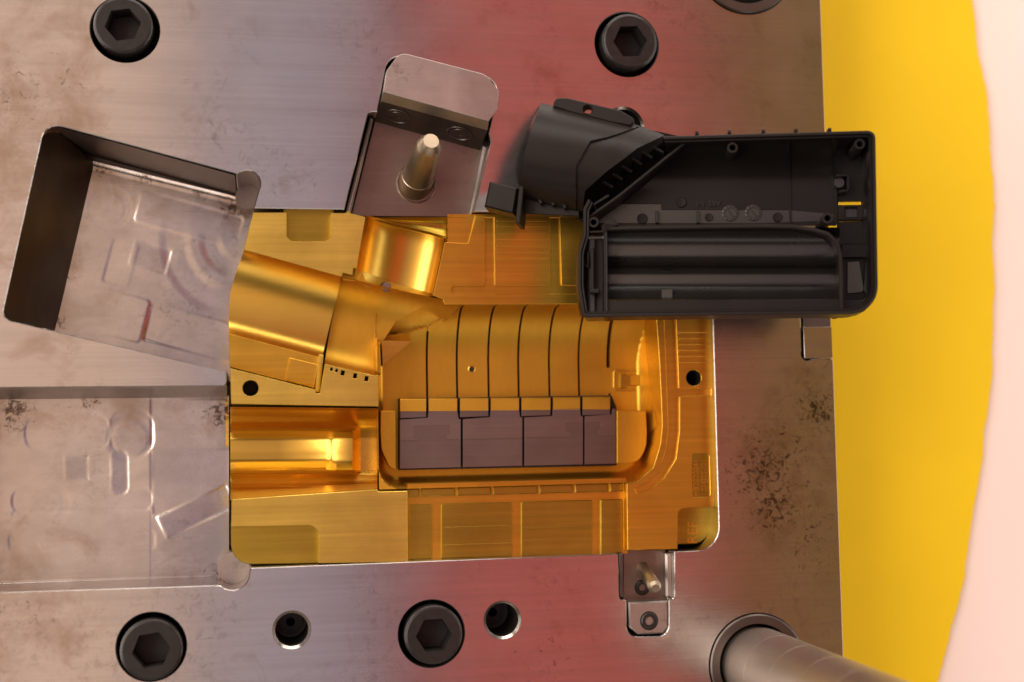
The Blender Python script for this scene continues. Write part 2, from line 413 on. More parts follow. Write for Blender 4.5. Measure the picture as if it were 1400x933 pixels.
def box_sd(x, y, cx, cy, hw, hh, ang, r):
    c, s_ = math.cos(math.radians(ang)), math.sin(math.radians(ang)); dx, dy = x - cx, y - cy
    u, v = abs(dx * c + dy * s_) - hw + r, abs(-dx * s_ + dy * c) - hh + r
    return math.hypot(max(u, 0), max(v, 0)) + min(max(u, v), 0) - r
def milled_floor(name, quad, z0, feats, rings, nx, ny, edge, extra):
    """pocket floor with the shallow steps and cutter sweeps left by milling.
    feats: cx, cy, half sizes, angle, corner radius (photo scale), height, slopes, trough depth"""
    rows = []
    for i in range(ny + 1):
        v = i / ny; row = []
        for j in range(nx + 1):
            u = j / nx
            x = lerp(lerp(quad[0][0], quad[1][0], u), lerp(quad[3][0], quad[2][0], u), v)
            y = lerp(lerp(quad[0][1], quad[1][1], u), lerp(quad[3][1], quad[2][1], u), v)
            z = extra(x, y)
            for cx, cy, hw, hh, ang, r, h, tx, ty, c in feats:
                m = smooth(2.6, -2.6, box_sd(x, y, cx, cy, hw, hh, ang, r))
                if m > 0:
                    a = math.radians(ang); lv = (-(x - cx) * math.sin(a) + (y - cy) * math.cos(a)) / hh
                    z += m * (h + 0.4 * (tx * (x - cx) - ty * (y - cy)) - 0.6 * c * (1 - lv * lv))
            for cx, cy, r0, r1, h, e in rings:
                d = math.hypot(x - cx, y - cy)
                q = smooth(0.35, 0.95, (cx - x + y - cy) / (1.414 * d + 1e-6)) if r1 > 40 else 1
                z += h * q * smooth(r0 - e / 2, r0 + e / 2, d) * smooth(r1 + e / 2, r1 - e / 2, d)
            lift = 0.0
            for d in edge(u, v): lift = max(lift, (1 - d) ** 2 if d < 1 else 0)
            row.append(tuple(P(x, y, z0) + Vector((0, 0, z + 2.2 * lift))))
        rows.append(row)
    return grid(name, rows, M_FLOOR, plate, 60)
QU = [(118, 219), (352, 277), (352, 532), (58, 455)]
milled_floor('pocket_floor', QU, ZF, [(205, 352, 26, 17, 15, 3, -0.1, -.025, .0, 0), (262, 455, 62, 26, 15, 4, -0.1, .02, .03, 0), (258, 300, 72, 22, 15, 6, 0.05, -.012, -.02, 0), (140, 425, 60, 30, 15, 6, 0.05, .012, .0, 0),
                                      (165, 360, 18, 30, 15, 4, -.05, .02, 0, 0)],
             [(322, 330, 66, 100, -0.42, 14), (322, 330, 22, 46, -0.35, 12), (150, 285, 20, 30, -0.05, 4), (312, 268, 8, 14, -0.06, 3), (322, 264, 6, 12, -0.05, 3)], 230, 190,
             lambda u, v: (v / 0.045, u / 0.045), lambda x, y: -0.006 * max(0, x + 0.27 * (y - 400) - 232) + 0.006 * max(0, y - 0.27 * (x - 200) - 432))
# lower-left slide pocket
ZL = -42.0
rows = [[tuple(P(lerp(-60, 310.5, t), lerp(530, 528, t) - 1, -0.6)) for t in (0, .5, 1)], [tuple(P(lerp(-60, 310.5, t), lerp(538, 536, t), -24)) for t in (0, .5, 1)], [tuple(P(lerp(-60, 310.5, t), lerp(547, 543, t), ZL + 0.2)) for t in (0, .5, 1)]]
grid('sloped_wall', rows, M_STEEL, plate)
QL = [(-60, 546), (313, 541), (313, 794), (-60, 804)]
milled_floor('pocket_floor', QL, ZL, [(92, 592, 58, 26, -1, 22, 0, 0, 0, .55), (180, 592, 30, 34, -1, 26, 0, -.012, 0, .75), (104, 640, 16, 16, -1, 1, -.15, -.045, 0, 0), (136, 640, 16, 16, -1, 1, -.1, .012, 0, .2), (163, 646, 12, 30, -1, 10, -.2, -.07, 0, 0),
              (190, 646, 15, 26, -1, 2, -.05, .02, 0, 0), (112, 684, 96, 18, -1, 16, 0, 0, 0, .6), (112, 706, 96, 10, -1, 8, -.1, 0, -.04, 0), (112, 740, 100, 16, -1, 10, 0, 0, 0, .4),
              (262, 640, 53, 25, -1, 2, -.15, -.012, 0, .25), (262, 684, 53, 18, -1, 2, -.05, .0, .03, 0), (268, 700, 52, 16, -25, 2, -.15, -.05, .03, 0), (258, 578, 52, 32, 0, 3, .08, .012, 0, 0)],
             [(178, 600, 24, 32, -0.10, 6), (12, 590, 14, 24, -0.08, 6), (60, 690, 24, 36, -0.06, 8)], 300, 200, lambda u, v: ((1 - v) / 0.03,),
             lambda x, y: (-0.06 - 0.004 * (x - 206) if x > 206 else 0.0) + 0.004 * max(0, y - 715) - 0.004 * max(0, 570 - y))
# floor under the insert and the two bracket slots
prism('pocket_base', [(-300, -150), (R_ + 8, -150), (R_ + 8, 190), (-300, 190)], -71, -66, M_DARKST, plate)
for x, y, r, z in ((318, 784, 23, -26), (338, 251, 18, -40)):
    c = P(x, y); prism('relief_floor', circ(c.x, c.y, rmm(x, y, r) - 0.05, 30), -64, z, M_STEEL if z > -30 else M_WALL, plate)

# ------------------------------------------------------------------ bolts
def bolt(px, py, r, hr, ang, dx, dy, label):
    c = P(px, py); R = rmm(px, py, hr); b = empty('socket_bolt', (0, 0, 0), label, 'bolt', 'socket head bolts in the mold plate')
    cx, cy, zt = c.x + dx, c.y + dy, 5.0
    hexr = R * 0.62; hexa = circ(cx, cy, hexr, 6, math.radians(ang))
    # head: knurled side, rounded shoulder, flat annulus with hex opening
    vs, fs = prism_geo(circ(cx, cy, R * 0.90, 48), zt - 0.5, zt, [hexa], 0.0); 
    mesh_obj('bolt_head', vs[:], fs, M_BLACK, b)
    lathe('bolt_shoulder', (cx, cy, 0), (0, 0, 1), [(R * 0.90, zt), (R * 0.955, zt - 0.35), (R * 0.99, zt - 1.2), (R, zt - 2.2), (R, -28)], M_BLACK, b, 60)
    prism('hex_socket', circ(cx, cy, hexr * 0.985, 6, math.radians(ang)), zt - 13.5, zt - 13, M_HOLE, b)
    n = 6; vs = []; fs = []
    for k in range(n): vs.append((*hexa[k], zt - 0.02))
    for k in range(n): vs.append((*hexa[k], zt - 14))
    for k in range(n): fs.append([k, (k + 1) % n, n + (k + 1) % n, n + k][::-1])
    mesh_obj('hex_wall', vs, [f[::-1] for f in fs], M_HOLE, b, 0)
for (q, ang, dx, dy, lab) in ((BOLTS[0], 10, -0.6, 1.0, 'black socket bolt above the deep slanted pocket'), (BOLTS[1], 4, 0.6, 0.4, 'black socket bolt above the black plastic nozzle'),
                              (BOLTS[2], 8, 0.3, -0.9, 'black socket bolt below the lower steel pocket at bottom left'), (BOLTS[3], 2, 0.6, -0.1, 'black socket bolt between the two small drilled holes')):
    bolt(*q, ang, dx, dy, lab)

# ------------------------------------------------------------------ gold cavity insert
ins = empty('cavity_insert', (0, 0, 0), 'gold coated steel cavity insert with ribbed recess set in the plate', 'mold insert')
ZA, ZV, ZR = -1.0, -10.0, -5.0                            # left lands, low vent area, right land
DEEP = -61.9
# land at the upper left, with its small square recess
pad_land = prism('upper_land', RP([(346, 290.5), (392, 290.5), (392, 330, 4.0), (452.5, 330, 4.0), (452.5, 291), (478, 291.5, 6), (500, 297), (487.5, 367.5), (483, 366.5), (482, 376), (469, 373), (467, 378.5), (333, 341.5)], ZA), DEEP, ZA, M_GOLD, ins, bev=0.3)
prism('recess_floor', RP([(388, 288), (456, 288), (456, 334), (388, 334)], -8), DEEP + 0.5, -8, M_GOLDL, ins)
def sheet(name, eL, eR, zf, mat, ns=26, nt_=26, flip=False):
    """surface between two photo polylines; zf(s, t) is its height. s runs eL -> eR, t along the polylines"""
    rows = []
    for i in range(ns + 1):
        s = i / ns; row = []
        for j in range(nt_ + 1):
            t = j / nt_; a = path_at(eL, t); b = path_at(eR, t); z = zf(s, t)
            row.append(tuple(P(lerp(a[0], b[0], s), lerp(a[1], b[1], s), z)))
        rows.append(row)
    return grid(name, rows, mat, ins)
def arc_z(t, za, zb, sag):                                # section of a half-round channel
    return lerp(za, zb, t) - sag * math.sqrt(max(0.0, 1 - (2 * t - 1) ** 2))
# large half-round bore running in from the left
sheet('round_bore', [(334, 341.8), (323, 372), (314.5, 402), (313, 430), (313, 457)], [(467, 378.5), (461, 405), (452, 440), (440, 490)], lambda s, t: arc_z(t, ZA - 0.4, -13, 15), M_GOLDP, 20, 40)
prism('bore_end_wall', RP([(333, 345), (467, 380), (441, 491), (313.5, 457)], -34), DEEP, -33, M_GOLDM, ins)
# flat orange step below the bore with its square boss and slim key
pad('bore_step', RP([(313, 456.5), (440, 489.5), (432, 532), (314, 501.5)], -13.2), DEEP, -13.2, M_GOLDO, ins, 0.2, 0.0, 0.10)
pad('square_boss', RP([(396, 489), (436, 498.5), (430, 530.5), (390.5, 520)], -11.5), -18, -11.2, M_GOLDO, ins, 0.5, 0, 0.10)
prism('slim_key', RP([(436.5, 484), (442.5, 485.5), (437, 537), (431, 535.5)], -7), DEEP, -6.5, M_GOLD, ins, bev=0.9)
# continuing matte cavity, cut off by the main cavity
def b2z(s, t): return arc_z(t, -8, -16, 15.5)
sheet('nozzle_cavity', [(467, 379), (459, 412), (451, 452), (443.5, 498)], [(600, 409), (560, 429), (541, 440), (526, 463), (518, 474), (514, 514)], b2z, M_GOLDM, 34, 40)
prism('bore_shoulder', RP([(463, 371), (490, 360), (500, 386), (468, 384)], -11), DEEP, -10, M_GOLDM, ins)
# middle land with the drilled hole and the comb of slots
teeth = [(453, 504.8, 1.3, 1.6), (460, 506.5, 1.3, 1.6), (468.5, 509.8, 2.0, 2.6), (485.5, 513.8, 2.0, 2.6), (501, 517.6, 2.0, 2.6)]
th = []
for x, y, a, b in teeth:
    c = P(x, y, ZA); th.append([(c.x - a / 2 + .3, c.y + b / 2), (c.x + a / 2 + .3, c.y + b / 2 - .3), (c.x + a / 2 - .2, c.y - b / 2 - .3), (c.x - a / 2 - .2, c.y - b / 2)])
prism('middle_land', RP([(314.5, 503.5), (390, 522.5), (431, 533), (432, 537.5), (437.5, 538.5), (444.5, 498), (513, 514), (517, 512.5), (517.5, 556), (316, 552.5)], ZA), DEEP, ZA, M_GOLD, ins, [pcirc(342.5, 531, 11, ZA, 28)] + th, bev=0.25)
c = P(342.5, 531, ZA); lathe('drilled_hole', (c.x, c.y, 0), (0, 0, 1), [(4.45, -1.5), (4.4, -30), (0.01, -30)], M_HOLE, ins, 28)
prism('comb_floor', RP([(446, 499), (514, 514), (514, 526), (446, 512)], -12), -20, -12, M_HOLE, ins)
# second half-round bore with collar and ejector pin
sheet('cross_bore', [(500.5, 297), (516, 303), (545, 311), (580, 319), (607.5, 326)], [(487.5, 368), (500, 373), (530, 383), (560, 393), (591.5, 402)], lambda s, t: arc_z(t, ZA - 0.5, ZR - 0.5, 15), M_GOLDP, 20, 44)
prism('bore_end_wall', RP([(502, 300), (606, 328), (590, 404), (487, 372)], -30), DEEP, -28, M_GOLDM, ins)
rows = []
for i in range(31):
    t = i / 30; a = path_at([(500.5, 297), (607.5, 326)], t); z = arc_z(t, ZA - 0.5, ZR - 0.5, 15)
    q = P(a[0], a[1], ZA); zt = lerp(ZA, ZR, t) - 0.3; tp = P(a[0], a[1], zt)
    bt = P(a[0], a[1], z); rows.append([(tp.x + 0.6, tp.y + 1.0, zt), (tp.x, tp.y + 0.2, (zt + z) / 2), (bt.x, bt.y, z)])
grid('bore_end', rows, M_GOLD, ins, up=False)
bcol = sheet('bore_collar', [(487, 368), (500, 373), (530, 383.5), (560, 393), (592, 402)], [(484, 380), (503, 393), (530, 403), (555, 409), (592, 405)], lambda s, t: arc_z(t, ZA - 1.5, ZR - 2, 12.4) - 1.5 * s, M_GOLD, 6, 36)
c = P(528.5, 393, -13.6); lathe('ejector_pin', (c.x, c.y, -15), (0, 0, 1), [(2.55, 0), (2.5, 2.2), (2.2, 2.5), (0.01, 2.5)], M_GREYL, bcol, 20)
# slanted runner along the top and its upright stub
sheet('slant_runner', [(512, 297.5), (640, 297)], [(505, 299.5), (607, 326.5)], lambda s, t: -6 - 4 * math.sin(math.pi * min(1, s)) * (0.5 + 0.5 * t), M_GOLDL, 14, 16)
sheet('upright_stub', [(617, 293), (608, 330)], [(650, 293), (641, 333)], lambda s, t: -6 - 5 * math.sin(math.pi * s), M_GOLDP, 18, 6)
# lower bore with its raised bar and end pad
YS = [558, 559.5, 572, 584.5, 586.5, 590, 600, 616, 630, 643, 645.5, 648, 660, 670, 684]
ZS = [-2, -12, -19, -24, -20.5, -18.0, -15.0, -13.4, -14.4, -17.6, -20.5, -24.5, -21, -15, -8]
ZC = [-2, -12, -19, -23, -23.6, -24.2, -25.6, -26.4, -26, -25, -24.6, -24.2, -20.5, -14.5, -8]
ZP = [-2, -12, -19, -24, -19.5, -15.6, -10.6, -9.8, -9.8, -12.0, -19.5, -24.5, -21, -15, -8]
XS = [(315, ZS), (380, ZS), (446, ZS), (453, None), (460, ZP), (482, ZP), (488, None), (493, ZC), (503, ZC), (516, ZC)]
def yl(x, y):                                             # edges of the channel converge a little
    t = (x - 315) / 200
    return y + (lerp(0.0, -9.0, t) if y > 668 else lerp(-1.5, 0.5, t) if y < 575 else 0.5 - t)
rows = []
for i, (x, zz) in enumerate(XS):
    if zz is None: zz = [(a + b) / 2 for a, b in zip(XS[i - 1][1], XS[i + 1][1])]
    fine = []
    for j in range(len(YS) - 1):
        for k in range(4):
            u = k / 4; uu = u * u * (3 - 2 * u) if j in (3, 9, 10) else u
            fine.append(tuple(P(x, yl(x, lerp(YS[j], YS[j + 1], u)), lerp(zz[j], zz[j + 1], uu))))
    fine.append(tuple(P(x, yl(x, YS[-1]), zz[-1])))
    rows.append(fine)
grid('lower_bore', rows, M_GOLDP, ins, 40)
prism('lower_bore_wall', RP([(315, 560), (318, 560), (318, 682), (315, 682)], -28), DEEP, -27, M_GOLDM, ins)
# lower left land and corner recess
prism('lower_land', RP([(316.5, 683), (515, 669.5), (518, 672.5), (557, 671.5), (557.5, 768.5), (436, 770.5), (436, 718, 6), (316, 720.5)], ZA), DEEP, ZA, M_GOLD, ins, bev=0.3)
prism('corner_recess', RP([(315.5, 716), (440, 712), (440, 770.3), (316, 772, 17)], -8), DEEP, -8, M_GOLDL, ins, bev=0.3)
# low vent area: panels between shallow vent channels
prism('vent_floor', RP([(557, 662), (856, 654), (858, 757), (557, 766)], ZV - 1.3), DEEP, ZV - 1.3, M_GOLDO, ins)
yb = lambda x: lerp(765.5, 756.5, (x - 557) / 300)
def panel(x0, x1, y0, y1, r=1.2, z=ZV):
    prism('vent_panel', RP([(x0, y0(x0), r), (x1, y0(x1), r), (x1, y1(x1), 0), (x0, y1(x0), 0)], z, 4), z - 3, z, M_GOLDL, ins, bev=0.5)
ym = lambda x: lerp(690.5, 682.5, (x - 557) / 300)
panel(559, 591, ym, yb); panel(603, 701, ym, yb); panel(712.5, 811, ym, yb); panel(821, 852, ym, yb)
yt0 = lambda x: lerp(669, 660.5, (x - 557) / 300)
yt1 = lambda x: lerp(680, 672, (x - 557) / 300)
for a, b in zip([558, 575.5, 625, 674.5, 738, 786.5, 834], [573.5, 622, 671.5, 735, 783.5, 831, 852]):
    panel(a, b, yt0, yt1, 0.2)
# right land: one piece with vent channels, lettering recess and drilled hole sunk into it
chan1 = RP([(617, 391.5, 2), (663, 391.5, 1), (663, 298), (675.5, 298), (676.5, 391, 1), (752, 391, 1), (752, 298), (765, 298), (767.5, 391, 1), (800, 391), (800, 402), (617, 402, 2)], ZR, 5)
chan2 = RP([(908, 430), (924, 430), (928, 532, 1), (972, 532), (972, 541, 0), (929, 541.5, 1), (929, 590), (924, 628), (908, 654), (891, 668), (872, 676), (868, 668.5), (886, 660), (902, 643), (911, 614), (914, 585), (911, 500)], ZR, 4)
letr = RP([(945.5, 621, 1.6), (969.5, 620, 1.6), (971, 679, 1.6), (947, 680, 1.6)], ZR, 5)
prism('right_land', RP([(651, 294), (980, 294), (977.5, 693.5), (939, 695, 4.5), (926.5, 697, 4.5), (926.5, 751), (858, 752.5), (857, 661), (871, 658), (893, 640), (903, 608), (905.5, 582), (902, 500), (896, 415.5), (607.5, 416.5), (605.5, 409.5), (592, 404), (608, 331), (640, 333)], ZR), DEEP, ZR, M_GOLDO, ins, [chan1, chan2, letr, pcirc(948.5, 517, 10.5, ZR, 28)], bev=0.3)
prism('channel_floor', RP([(612, 293), (804, 293), (804, 408), (612, 408)], ZR - 1.4), -8, ZR - 1.4, M_GOLDO, ins)
prism('channel_floor', RP([(906, 428), (976, 428), (976, 545), (932, 545), (930, 640), (900, 670), (868, 680), (864, 668), (890, 652), (908, 610)], ZR - 1.4), -8, ZR - 1.4, M_GOLDO, ins, [pcirc(948.5, 517, 12, ZR, 28)])
c = P(948.5, 517, ZR); lathe('drilled_hole', (c.x, c.y, 0), (0, 0, 1), [(4.25, ZR - 0.5), (4.2, -34), (0.01, -34)], M_HOLE, ins, 28)
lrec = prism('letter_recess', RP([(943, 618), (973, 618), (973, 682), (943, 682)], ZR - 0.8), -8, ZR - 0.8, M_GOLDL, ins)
c = P(955.6, 679, ZR); text_mesh('engraved_number', 'HB2020041', 4.35, (c.x, c.y, ZR - 0.7), math.radians(89), M_GOLDP, lrec, 0.5)
c = P(966.4, 678.5, ZR); text_mesh('engraved_number', '1.2343ES-101', 3.75, (c.x, c.y, ZR - 0.7), math.radians(89), M_GOLDP, lrec, 0.5)
crec = prism('corner_recess', rpoly([(P(922, 700, -15).x, P(940, 690, -15).y), (P(971, 700, -15).x, P(940, 690, -15).y), (P(971, 700, -15).x, B_ + 2.4, 12), (P(922, 700, -15).x, B_ + 2.4)]), DEEP, -15, M_GOLDL, ins, bev=0.4)
c = P(953, 744, -15); text_mesh('engraved_letters', 'REF', 8.2, (c.x, c.y, -14.9), math.radians(88), M_GOLDO, crec, 0.3)
# fine machined ridges on the land beside the drilled hole
for k in range(6):
    a, b = P(928 - 0.6 * k * 0, 455.5 + 8.2 * k, ZR), P(970, 455.5 + 8.2 * k, ZR)
    prism('machined_ridge', [(a.x, a.y - 0.35), (b.x, b.y - 0.35), (b.x, b.y + 0.35), (a.x, a.y + 0.35)], ZR - 0.5, ZR + 0.16, M_GOLDO, ins, bev=0.12)
for k, yy in enumerate((302, 309, 318, 327, 337, 346, 355)):
    a, b = P(679, yy, ZR), P(749, yy, ZR)
    prism('machined_ridge', [(a.x, a.y - 0.5), (b.x, b.y - 0.5), (b.x, b.y + 0.5), (a.x, a.y + 0.5)], ZR - 0.5, ZR + 0.10, M_GOLDO, ins, bev=0.09)
for yy, x0, x1 in ((706, 715, 809), (723, 715, 809), (740, 715, 809), (722, 605, 699), (746, 605, 699)):
    a, b = P(x0, yy, ZV), P(x1, yy - (x1 - x0) * 0.03, ZV)
    prism('machined_ridge', [(a.x, a.y - 0.4), (b.x, b.y - 0.4), (b.x, b.y + 0.4), (a.x, a.y + 0.4)], ZV - 0.5, ZV + 0.12, M_GOLDL, ins, bev=0.1)

# main cavity: one surface, its rib slots cut into it
ZC0 = -6.0; ZB = -36.0
cx0, cx1 = P(517, 560, ZC0).x, P(905.5, 580, ZC0).x
cyt, cyb = P(700, 416.5, ZC0).y, P(700, 664.5, ZC0).y
slots = []
for x, ya, yb_ in ((583.5, 434, 545), (624.5, 414, 546), (667.5, 414, 546), (708.5, 414, 546), (750.5, 414, 546), (791, 414, 546), (832, 414, 503), (832.5, 538, 548)):
    slots.append((P(x, 500, ZB).x, P(x, ya, -8 if ya < 420 else -22).y, P(x, yb_, ZB).y))
xl = [lerp(cx0, cx1, k / 190) for k in range(191)]
HW = 0.62
for sx, _, _ in slots: xl = [x for x in xl if abs(x - sx) > HW + 0.25] + [sx - HW, sx - HW + 0.03, sx + HW - 0.03, sx + HW]
xl = sorted(set(xl + [cx1 - 0.4, cx1 - 0.8, cx1 - 1.2, cx0 + 0.4, cx0 + 0.8]))
yl_ = [lerp(cyb, cyt, k / 130) for k in range(131)] + [cyb + 0.4, cyb + 0.8, cyb + 1.2]
for _, a, b in slots: yl_ += [a, a - 0.03, b, b + 0.03]
yl_ = sorted(set(round(v, 4) for v in yl_)); xl = sorted(set(round(v, 4) for v in xl))
def depth(x, y):
    r = 20.0 if x > (cx0 + cx1) / 2 else 13.0
    ex = (cx1 - x) if x > (cx0 + cx1) / 2 else (x - cx0); ey = y - cyb
    if ex < r and ey < r: e = r - math.hypot(r - ex, r - ey)
    else: e = min(ex, ey)
    if e < 0: return None
    d = 21 * e / 0.8 if e < 0.8 else 21 + 9 * (1 - (1 - min(1, (e - 0.8) / 5.0)) ** 2)
    dt = cyt - y; wt = 33.0
    if dt < wt: d = min(d, 2.0 + 28 * math.sqrt(max(0, 1 - (1 - dt / wt) ** 2)) if dt > 0.05 else 0)
    return min(d, 30)
def cut_side(m):
    pl = [(514, 462), (560, 455), (585, 447), (604, 436), (618, 424), (622, 408)]
    for (xa, ya), (xb, yb2) in zip(pl, pl[1:]):
        if xa <= m[0] <= xb: return m[1] < ya + (yb2 - ya) * (m[0] - xa) / (xb - xa)
    return False
vs = []; idx = {}; fs = []
for i, x in enumerate(xl):
    for j, y in enumerate(yl_):
        d = depth(x, y)
        z = ZC0 - 0.05 if d is None else ZC0 - d
        for sx, a, b in slots:
            if abs(x - sx) < HW - 0.01 and b <= y <= a: z -= 9
        idx[i, j] = len(vs); vs.append((x, y, z))
for i in range(len(xl) - 1):
    for j in range(len(yl_) - 1):
        q = [idx[i, j], idx[i + 1, j], idx[i + 1, j + 1], idx[i, j + 1]]
        if all(depth(vs[k][0], vs[k][1]) is None for k in q) and vs[q[0]][0] > (cx0 + cx1) / 2: continue
        m = Q(vs[q[0]])
        if m[0] < 622 and m[1] < 466 and cut_side(m): continue
        fs.append(q)
mesh_obj('main_cavity', vs, fs, M_GOLDM, ins, 50)
# black strips laid in the slots for the shade of their depth
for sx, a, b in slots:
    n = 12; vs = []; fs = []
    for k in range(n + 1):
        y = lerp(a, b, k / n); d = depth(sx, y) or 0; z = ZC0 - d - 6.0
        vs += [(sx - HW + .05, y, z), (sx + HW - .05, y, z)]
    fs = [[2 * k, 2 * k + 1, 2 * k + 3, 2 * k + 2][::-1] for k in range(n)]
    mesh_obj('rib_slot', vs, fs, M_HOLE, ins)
c = P(645, 505, ZB); lathe('vent_hole', (c.x, c.y, ZB), (0, 0, 1), [(2.1, 0.02), (1.75, 0.25), (1.5, 0.2), (1.45, 0.05)], M_GOLDP, ins, 24)
prism('vent_hole_floor', circ(c.x, c.y, 1.47, 20), ZB - 1, ZB + 0.06, M_HOLE, ins)
# fan-shaped blend, wedge and slot left of the first rib
def fan_z(s, t):
    zl = arc_z(0.62 * t, -8, -16, 15.5) - 0.3
    zr = -9 - 17 * min(1, t / .25) - 5.5 * min(1, max(0, (t - .25) / .25)) - 3.5 * max(0, (t - .5) / .5)
    return lerp(zl, zr, s) - 1.2 * math.sin(math.pi * s)
sheet('fan_blend', [(600, 409), (560, 429), (541, 440), (526, 463)], [(628, 418), (613, 437), (586, 453), (519, 466)], fan_z, M_GOLDM, 16, 30)
pad('wedge', RP([(521, 466), (564, 466.5), (523.5, 500)], -27), -37, -26, M_GOLD, ins, 0.15, -.12, .16)
prism('gate_slot', RP([(517.5, 468.5), (519.5, 468), (521, 512), (514.5, 508), (513.5, 476)], -12), -40, -12, M_GOLDM, ins, bev=0.4)
# grey core blocks with their tabs
ZK = -24.5
def blk(pts, z, mat, name='core_block', bev=0.04): return prism(name, RP(pts, z, 3), -37, z, mat, ins, bev=bev)
lo = lambda x: lerp(641, 634, (x - 546) / 296)
mid = lambda x: lerp(603, 596, (x - 546) / 296)
blk([(547, lo(547)), (547, mid(547)), (571.5, 602.5), (571.5, 599), (566, 598.5), (566, 583), (615.5, 582), (615.5, 594), (611, 595), (611, 601.5), (629.8, mid(630)), (629.8, lo(630))], ZK, M_GREY)
blk([(633, lo(633)), (633, mid(633)), (714, mid(714)), (714, lo(714))], ZK, M_GREY)
blk([(717, lo(717)), (717, mid(717)), (778.5, 597.5), (778.5, 590), (773.5, 589.5), (773.5, 579), (797, 578.3), (797, lo(797))], ZK, M_GREY)
blk([(799.5, lo(799)), (799.5, 578.3), (821.5, 578), (821.5, 586), (818, 587), (818, 596), (842, 596), (842, lo(842))], ZK, M_GREY)
u = 0.2
blk([(547, mid(547) - u), (571.4, 602.5 - u), (571.4, 599.1), (565.9, 598.6), (565.9, 582.9), (615.6, 581.9), (615.6, 594.1), (611.1, 595.1), (611.1, 601.5 - u), (629.8, mid(630) - u), (629.8, 573.5), (627, 573.2), (625, 561.5), (586, 562.3), (585, 571.5), (547, 574)], ZK + 0.06, M_GREYL)
blk([(633, mid(633) - u), (714, mid(714) - u), (714, 571), (711, 570.7), (709.5, 560), (671, 561), (670, 570.5), (633, 573.5)], ZK + 0.06, M_GREYL)
blk([(717, mid(717) - u), (778.4, 597.5 - u), (778.4, 590.1), (773.4, 589.6), (773.4, 578.9), (797, 578.2), (797, 569.5), (794, 569), (793, 558.5), (756, 559.3), (755, 569), (717, 571)], ZK + 0.06, M_GREYL)
blk([(799.5, 578.2), (821.6, 577.9), (821.6, 586.1), (818.1, 587.1), (818.1, 595.9), (842, 595.9), (842, 559.5), (837.5, 559), (836.5, 566.5), (799.5, 569.5)], ZK + 0.06, M_GREYL)
for x0, x1 in ((547.5, 582.5), (629, 667.5), (713, 752.5), (796.5, 834)):
    y = lambda x: lerp(571, 566.5, (x - 547) / 290)
    blk([(x0, 563 - (x0 - 547) * .013), (x1, 563 - (x1 - 547) * .013), (x1, y(x1)), (x0, y(x0) + 1)], ZK, M_GREY, 'core_tab')
for x0, x1 in ((547, 582.5), (586, 625), (629, 667.5), (671, 709.5), (713, 752.5), (756, 793), (796.5, 834)):
    k = -(x0 - 547) * .011
    rows = [[tuple(P(lerp(x0, x1, t), yy + k, z)) for t in (0, .5, 1)] for yy, z in ((545.5, -26.0), (547, -25.4), (556, -24.7), (562.6, ZK + 0.1), (563, -30))]
    rows.insert(0, [tuple(P(lerp(x0, x1, t), 545 + k, -37)) for t in (0, .5, 1)])
    grid('tab_lip', rows, M_GOLDM, ins, 25)
prism('core_gap', RP([(545.5, 545), (836, 541), (843, 558), (843, 637), (545.5, 643)], -30), -37, -29.8, M_HOLE, ins)  # black fill between the blocks: shade of the deep gaps put in as colour
# rounded gold end pads
prism('end_pad', RP([(521, 562), (540.5, 562), (541, 642), (533, 639, 6), (522, 616, 14), (520.5, 590, 10)], ZK, 6), -37, ZK, M_GOLDM, ins, bev=0.3)
prism('end_pad', RP([(843.5, 561.5), (883, 561.5), (884.5, 590, 20), (884, 612, 20), (874, 630, 10), (862, 633.5, 8), (843.5, 634)], ZK, 6), -37, ZK, M_GOLDM, ins, bev=0.3)
# latch relief at the right of the cavity
fr = [(868, 506.5), (842, 506.5), (840, 509), (840, 530), (842, 533), (868, 533)]
prism('latch_frame', ribbon(PL(fr, ZB + 1.4), 1.1), ZB - 1, ZB + 1.4, M_GOLD, ins, bev=0.25)
prism('latch_tongue', RP([(860, 513), (881, 513), (883, 515), (883, 527), (881, 528), (860, 527)], ZB + 1.6), ZB - 1, ZB + 1.6, M_GOLDM, ins, bev=0.3)
pad('latch_pad', RP([(848, 511), (856, 511), (858, 514), (862, 514), (862, 527), (858, 528), (856, 531), (848, 531)], ZB + 2), ZB - 1, ZB + 2.0, M_GOLDL, ins, 0.25, .05, .12)

# ------------------------------------------------------------------ upper locking block with slanted pin
br = empty('locking_block', (0, 0, 0), 'steel locking block with thick slanted pin, above the gold insert', 'locking block')
ZQ = -20.0
prism('slot_floor', RP([(480, 296), (515, 155), (668, 196), (640, 297)], ZQ), -61, ZQ, M_SLOT, br, bev=0.3)
prism('side_rail', RP([(472.5, 291), (506.5, 160, 2), (511, 162, 1), (480, 291)], -9), -61, -9, M_STEEL, br, bev=1.0)
prism('side_rail', RP([(641.5, 297), (661, 199), (668, 200, 2), (648, 293, 2)], -8), -61, -8, M_STEEL, br, bev=1.2)
